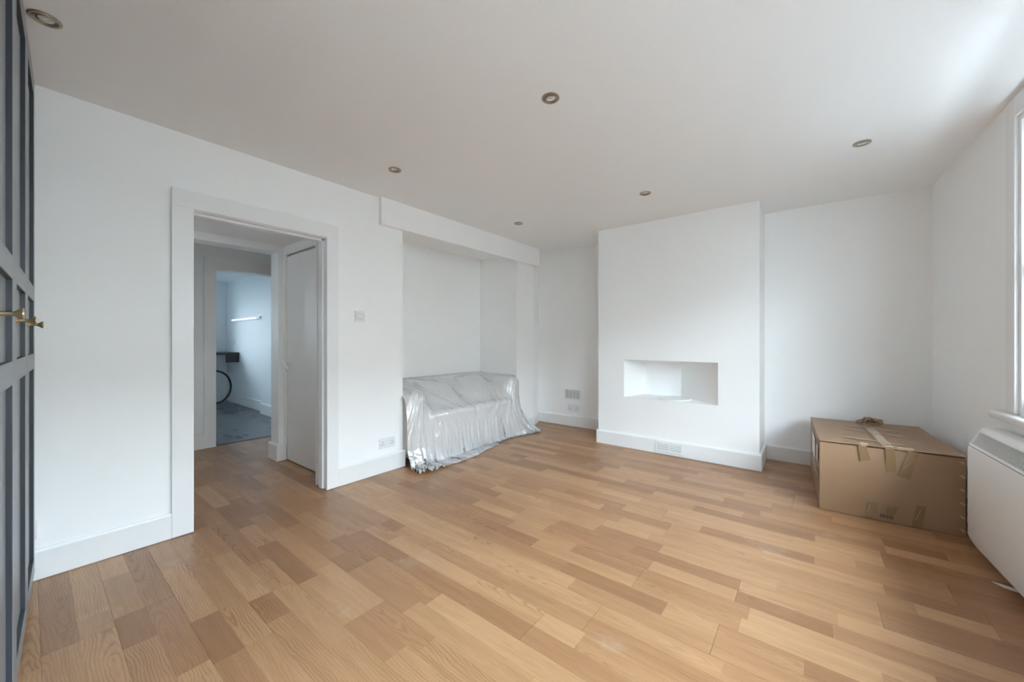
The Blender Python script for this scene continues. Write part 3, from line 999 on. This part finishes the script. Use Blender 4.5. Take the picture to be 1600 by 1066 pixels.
# flat pale slivers on the tape, painted glints along its creases
for pts in ([(.300, .100), (.304, .101), (.290, .045), (.287, .045)], [(.395, .112), (.432, .104), (.431, .101), (.395, .108)], [(.535, .125), (.538, .125), (.515, .055), (.511, .055)],
            [(.505, .430), (.509, .428), (.462, .365), (.458, .367)]):
    front_tape('crease_glint', [(x, z) for x, z in pts], M['ctape'])
bm = bmesh.new()
zt = BH + .0025
slab(bm, [(seam - .028, -.012, zt), (seam + .026, -.012, zt), (seam + .026, BD - .02, zt), (seam - .028, BD - .02, zt)], (0, 0, 1), .001)
obj('clear_tape', bm, M['ctape'], cb)
for (x0, y0, x1, y1, wd_) in ((.17, .52, .52, .40, .022), (.14, .16, .44, .10, .030), (.22, .66, .52, .62, .018)):
    bm = bmesh.new()
    dx, dy = x1 - x0, y1 - y0
    l = math.hypot(dx, dy)
    ox, oy = -dy / l * wd_, dx / l * wd_
    slab(bm, [(x0, y0, zt + .001), (x1, y1, zt + .001), (x1 + ox, y1 + oy, zt + .001), (x0 + ox, y0 + oy, zt + .001)], (0, 0, 1), .0008)
    obj('clear_tape', bm, M['ctape'], cb)
# tape bits folded over the front edge, catching the light
for x in (.225, .345, .400, .440):
    bm = bmesh.new()
    slab(bm, [(x - .016, -.0125, BH - .010), (x + .022, -.0125, BH - .006), (x + .020, .012, BH + .006), (x - .014, .014, BH + .005)], (0, -.6, .8), .0015)
    obj('clear_tape', bm, M['ctape'], cb)
# torn tape crumpled at the back of the seam
rg = random.Random(3)
bm = bmesh.new()
g = [[bm.verts.new((.30 + .15 * i / 12 + rg.uniform(-.012, .012), .82 + .09 * j / 6 + rg.uniform(-.016, .016), BH + .004 + .055 * max(0, math.sin(PI * i / 12)) * rg.random())) for j in range(7)] for i in range(13)]
for i in range(12):
    for j in range(6):
        bm.faces.new((g[i][j], g[i + 1][j], g[i + 1][j + 1], g[i][j + 1]))
obj('torn_tape', bm, M['tape'], cb)
bm = bmesh.new()
slab(bm, [(.37, .86, BH + .010), (.46, .85, BH + .012), (.46, .90, BH + .038), (.37, .90, BH + .040)], (0, -1, 0), .002)
obj('torn_tape', bm, M['tape'], cb)
# paper labels on the left side
for (y0, y1, z0, z1) in ((.30, .60, .27, .43), (.07, .17, .31, .42)):
    bm = bmesh.new()
    slab(bm, [(-.0090, y0, z0), (-.0090, y1, z0), (-.0090, y1, z1), (-.0090, y0, z1)], (-1, 0, 0), .001)
    obj('paper_label', bm, M['label'], cb)
bm = bmesh.new()
slab(bm, [(-.0090, .05, .20), (-.0090, .60, .20), (-.0090, .60, .235), (-.0090, .05, .235)], (-1, 0, 0), .001)
obj('tape_strip', bm, M['greyplastic'], cb)
# staples down the right edge
for z in (.445, .362, .281, .200, .119, .041):
    for k in (0, 1):
        bm = bmesh.new()
        x = .668 - .047 + .03 + k * .009
        tube(bm, [(x, -.0035, z + .008), (x + .018, -.0035, z - .008)], .0013, 5)
        obj('staple', bm, M['staple'], cb)
# printed number
tcv = bpy.data.curves.new('number', 'FONT')
tcv.body = '2520J'
tcv.size = .0225
tcv.extrude = .0003
tcv.space_character = 1.25
tcv.offset = .0009
tmp = bpy.data.objects.new('tmp_text', tcv)
COL.objects.link(tmp)
me = bpy.data.meshes.new_from_object(tmp.evaluated_get(bpy.context.evaluated_depsgraph_get()))
bpy.data.objects.remove(tmp, do_unlink=True)
o = link('printed_number', me, cb, M['ink'])
o.location = (.302, -.0125, .0335)
o.rotation_euler = (PI / 2, 0, 0)

# ------------------------------------------------------------------ panel heater on the right wall
HT = math.atan(.052)
ht = tag(empty('panel_heater', (.812, 3.283, 0), HT), 'white metal wall-mounted panel heater below the window', 'heater')
# local: -x towards the room, -y along the wall towards the camera
HL, HDp = 1.15, .125
prof = lambda zb: [(-.004, .70), (-.050, .702), (-.066, .697), (-.074, .688), (-.120, .588), (-HDp, .575), (-HDp, zb + .035), (-.108, zb), (-.004, zb)]
bm = bmesh.new()
secs = [(0.0, .085, .010), (.006, .072, .003), (.016, .060, 0), (.045, .050, 0), (.09, .047, 0), (HL - .09, .047, 0), (HL - .045, .050, 0), (HL - .016, .060, 0), (HL - .006, .072, .003), (HL, .085, .010)]
rings = []
for y, zb, ins in secs:
    r = []
    for (x, z) in prof(zb):
        r.append(bm.verts.new((x + (ins if x < -.02 else 0), -y, z - (ins if z > .5 else 0))))
    rings.append(r)
for A, C in zip(rings, rings[1:]):
    n = len(A)
    for i in range(n):
        bm.faces.new((A[i], A[(i + 1) % n], C[(i + 1) % n], C[i]))
bm.faces.new(rings[0]); bm.faces.new(rings[-1][::-1])
obj('casing', bm, M['heater'], ht, smooth=True)
# sloping grille: frame, dark opening, fins
import_dir = Vector((-.046, 0, -.100)).normalized()      # down the slope
nrm = Vector((-.100, 0, .046)).normalized()
P0 = Vector((-.074, 0, .688))
def on_slope(d, y, off): return P0 + import_dir * d + Vector((0, -y, 0)) + nrm * off
def slope_bar(bm, d0, d1, y0, y1, o0, o1):
    c = [on_slope(d, y, o) for o in (o0, o1) for (d, y) in ((d0, y0), (d1, y0), (d1, y1), (d0, y1))]
    vs = [bm.verts.new(p) for p in c]
    for f in ((0, 1, 2, 3), (4, 7, 6, 5), (0, 4, 5, 1), (1, 5, 6, 2), (2, 6, 7, 3), (3, 7, 4, 0)):
        bm.faces.new([vs[i] for i in f])
bm = bmesh.new(); slope_bar(bm, .018, .096, .030, HL - .03, -.002, .0008); obj('grille_opening', bm, M['slot'], ht)
bm = bmesh.new()
for a in ((.010, .020, .022, HL - .022), (.092, .102, .022, HL - .022), (.020, .092, .022, .032), (.020, .092, HL - .032, HL - .022)):
    slope_bar(bm, *a, -.002, .006)
obj('grille_frame', bm, M['heater'], ht)
bm = bmesh.new()
y = .036
while y < HL - .036:
    slope_bar(bm, .019, .094, y, y + .0030, .0005, .0026)
    y += .0105
obj('grille_fins', bm, M['heater'], ht)
bm = bmesh.new(); slope_bar(bm, .106, .1085, .004, HL - .004, -.004, .0008); obj('shadow_gap', bm, M['dark'], ht)
obj('wall_bracket', B((-.008, .030, -.30, -.22, .2, .62)), M['plastic'], ht)
obj('wall_bracket', B((-.008, .040, -HL + .22, -HL + .30, .2, .62)), M['plastic'], ht)

sc_ = bmesh.new()
slab(sc_, [(.690, 2.905, .001), (.715, 2.900, .0015), (.775, 2.86, .010), (.768, 2.838, .008), (.72, 2.868, .001)], (0, 0, 1), .0025)
tag(obj('paper_scrap', sc_, M['label']), 'small white paper scrap on the floor poking out from under the heater', 'scrap')

# ------------------------------------------------------------------ downlights
LABELS = {
    (-2.345, .041): 'unlit nickel downlight in the ceiling beside the top of the wardrobe',
    (-2.405, 1.666): 'unlit nickel downlight in the ceiling in front of the doorway wall switch',
    (-1.06, 1.669): 'unlit nickel downlight alone in the middle of the ceiling',
    (.252, 3.273): 'unlit nickel downlight in the ceiling above the cardboard box and window corner',
    (-1.113, 3.251): 'unlit nickel downlight in the ceiling before the chimney breast niche',
    (-2.468, 3.25): 'unlit nickel downlight in the ceiling beside the beam over the sofa',
}
def downlight(x, y, label, tilt):
    x, y = x * 1.004, y * 1.004
    t = tag(empty('downlight', (x, y, H)), label, 'downlight', 'recessed ceiling downlights')
    k = 1.0
    bm = bmesh.new()
    lathe(bm, [(.0455, .0), (.046, -.003), (.0435, -.0055), (.036, -.006), (.0335, -.003), (.0335, .006), (.0, .006)], 36)
    obj('outer_ring', bm, M['nickel'], t, smooth=True)
    R = Matrix.Rotation(tilt, 4, 'X')
    bm = bmesh.new()
    lathe(bm, [(.0325, .001), (.032, -.004), (.0285, -.006), (.0255, -.004), (.0245, .002), (.0245, .004), (.0325, .004)], 36, R)
    o = obj('gimbal_ring', bm, M['nickel'], t, smooth=True)
    bm = bmesh.new()
    lathe(bm, [(.0245, .0015), (.020, .0005), (.0195, .0015)], 32, R)
    lathe(bm, [(.0195, .0012), (.015, -.0005), (.008, -.002), (0, -.0022)], 32, R)
    obj('lamp', bm, M['lens'], t, smooth=True)
    bm = bmesh.new()
    lathe(bm, [(.0245, .001), (.0200, .0002), (.0200, .003), (.0245, .003)], 32, R)
    obj('lamp_rim', bm, M['dark'], t, smooth=True)
for i, ((x, y), lb) in enumerate(LABELS.items()):
    downlight(x, y, lb, rad((4, -7, 6, 5, -5, 3)[i]))

# ------------------------------------------------------------------ sockets, switches, vents
def socket(loc, rz, label, w_=.160, h_=.088, m='plastic'):
    t = tag(empty('double_socket', loc, rz), label, 'socket')
    obj('plate', B((-w_ / 2, w_ / 2, -.010, 0.001, -h_ / 2, h_ / 2), bev=.0025), M[m], t)
    for sx in (-1, 1):
        obj('rocker_switch', B((sx * .013 - .007, sx * .013 + .007, -.014, -.009, .008, .028), bev=.0015), M[m], t)
        c = sx * w_ * .30
        for (hx, hz, a, b) in ((0, .012, .003, .005), (-.011, -.010, .0045, .0028), (.011, -.010, .0045, .0028)):
            obj('pin_hole', B((c + hx - a, c + hx + a, -.0106, -.009, hz - b, hz + b)), M['dark'], t)
        bm = bmesh.new()
        lathe(bm, [(0, 0), (.0032, 0), (.0032, .0012), (0, .0016)], 10, Matrix.Translation((sx * w_ * .43, -.0098, 0)) @ Matrix.Rotation(PI / 2, 4, 'X'))
        obj('screw', bm, M['greyplastic'], t)
    return t
socket((LW, 1.994, .258), PI / 2, 'white double wall socket above the baseboard between doorway and recess')
socket((-2.559, 4.62, .247), 0, 'white double wall socket under the rectangular vent beside the chimney breast', w_=.165, h_=.10)
socket((LW, -.046, .246), PI / 2, 'white double wall socket mostly hidden behind the wardrobe edge', w_=.148)

t = tag(empty('light_switch', (LW, 1.731, 1.380), PI / 2), 'square white light switch on the wall beside the doorway', 'switch')
obj('plate', B((-.044, .044, -.010, .001, -.044, .044), bev=.0025), M['plastic'], t)
bm = bmesh.new(); prism(bm, [(-.009, .020), (-.0125, -.020), (-.009, -.020)], 'x', -.030, .030)
obj('rocker_switch', bm, M['plastic'], t)
obj('rocker_gap', B((-.031, .031, -.0104, -.009, -.023, -.020)), M['greyplastic'], t)
obj('rocker_gap', B((-.031, .031, -.0104, -.009, .020, .0215)), M['greyplastic'], t)
for sx in (-1, 1):
    bm = bmesh.new()
    lathe(bm, [(0, 0), (.0035, 0), (.0035, .0012), (0, .0016)], 10, Matrix.Translation((sx * .037, -.0098, 0)) @ Matrix.Rotation(PI / 2, 4, 'X'))
    obj('screw', bm, M['greyplastic'], t)

t = tag(empty('wall_vent', (-2.575, 4.62, .434)), 'rectangular wall vent with grey mesh in a white frame above a socket', 'vent')
w2, h2 = .127, .075
obj('frame', B((-w2, w2, -.010, .001, h2 - .018, h2), (-w2, w2, -.010, .001, -h2, -h2 + .018), (-w2, -w2 + .020, -.010, .001, -h2 + .018, h2 - .018), (w2 - .020, w2, -.010, .001, -h2 + .018, h2 - .018), bev=.002), M['gloss'], t)
obj('backing', B((-w2 + .019, w2 - .019, -.002, .0, -h2 + .017, h2 - .017)), M['greyplastic'], t)
for k in range(7):
    z = -h2 + .018 + (k + .5) * (2 * h2 - .036) / 7
    obj('louvre', B((-w2 + .02, w2 - .02, -.0075, -.001, z - .0035, z + .0035)), M['plastic'], t)
for k in range(3):
    x = -w2 + .02 + (k + 1) * (2 * w2 - .04) / 4
    obj('mullion', B((x - .003, x + .003, -.0085, -.001, -h2 + .018, h2 - .018)), M['plastic'], t)

t = tag(empty('baseboard_vent', (-1.146, 4.052, .076)), 'white slotted vent set into the chimney breast baseboard', 'vent')
w2, h2 = .133, .046
obj('backing', B((-w2, w2, -.003, .002, -h2, h2)), M['dark'], t)
obj('frame', B((-w2, w2, -.010, .001, h2 - .009, h2), (-w2, w2, -.010, .001, -h2, -h2 + .009), (-w2, -w2 + .014, -.010, .001, -h2 + .009, h2 - .009), (w2 - .014, w2, -.010, .001, -h2 + .009, h2 - .009), (-.005, .005, -.010, .001, -h2 + .009, h2 - .009), bev=.0012), M['gloss'], t)
for k in range(4):
    z = -h2 + .009 + (k + .5) * (2 * h2 - .018) / 4
    for (a, b) in ((-w2 + .014, -.005), (.005, w2 - .014)):
        bm = bmesh.new(); prism(bm, [(-.009, z - .0075), (-.009, z + .0030), (-.002, z + .0075), (-.002, z + .003)], 'x', a, b)
        obj('slat', bm, M['gloss'], t)

bm = bmesh.new()
lathe(bm, [(0, 0), (.165, 0), (.168, .006), (.165, .012), (.150, .013), (.145, .009), (0, .009)], 48)
o = obj('round_plate', bm, M['gloss'], smooth=True)
o.location = (-1.145, 4.262, .553)
tag(o, 'flat round white plate lying in the chimney breast niche', 'plate')

# ------------------------------------------------------------------ far room contents
t = tag(empty('worktop', (-8.6, 1.6, 0)), 'black worktop with drooping front apron in the far blue room', 'worktop')
inv = Matrix.Translation((-8.6, 1.6, 0)).inverted()
def far(name, bm, m, **k):
    o = obj(name, bm, m, t, **k); o.matrix_parent_inverse = inv; return o
far('top', B((-8.948, -8.25, .6, 2.398, .915, .955), bev=.003), M['black'])
far('apron', B((-8.30, -8.26, 2.205, 2.398, .775, .917), bev=.003), M['black'])
far('side_panel', B((-8.72, -8.70, .7, 2.0, .003, .916), (-8.92, -8.70, 1.98, 2.0, .003, .916)), M['gloss'])
bm = bmesh.new()
pts = []
for k in range(25):
    a = PI * (.62 - 1.30 * k / 24)
    pts.append((-8.30 + .05 * math.cos(k * .3), 2.02 + .275 * math.cos(a), .345 + .29 * math.sin(a)))
pts = [p for p in pts if p[2] > .02] + [(-8.30, 1.80, .022), (-8.34, 1.62, .022)]
tube(bm, pts, .016, 8)
tag(obj('black_hose', bm, M['rubber'], smooth=True), 'curved black hose looping under the worktop in the far room', 'hose')
t = tag(empty('strip_light', (-7.6, 2.40, 1.555)), 'lit white strip light fixed to the far room wall', 'light')
obj('housing', B((-.30, .66, -.045, .001, .0, .05), bev=.004), M['plastic'], t)
bm = bmesh.new(); tube(bm, [(-.78, -.075, -.012), (.46, -.075, -.012)], .016, 10)
obj('tube', bm, M['tube'], t, smooth=True)
obj('end_cap', B((.45, .60, -.09, -.02, -.03, .012), bev=.004), M['plastic'], t)
t = tag(empty('light_switch', (-8.555, 2.40, 1.14)), 'small white switch plate above the worktop in the far room', 'switch')
obj('plate', B((-.07, .07, -.012, .001, -.05, .05), bev=.003), M['plastic'], t)
obj('rocker_switch', B((-.02, .02, -.017, -.011, -.03, .03), bev=.002), M['plastic'], t)
socket((-6.98, 2.40, .41), 0, 'double wall socket low on the far room wall near its doorway', w_=.14, h_=.12, m='greyplastic')

# black fleck of debris on the floor
bm = bmesh.new(); slab(bm, [(-1.080, .735, .0008), (-1.062, .730, .0008), (-1.066, .748, .0008)], (0, 0, 1), .002)
tag(obj('debris_fleck', bm, M['dark']), 'tiny black fleck of debris on the oak floor', 'debris')
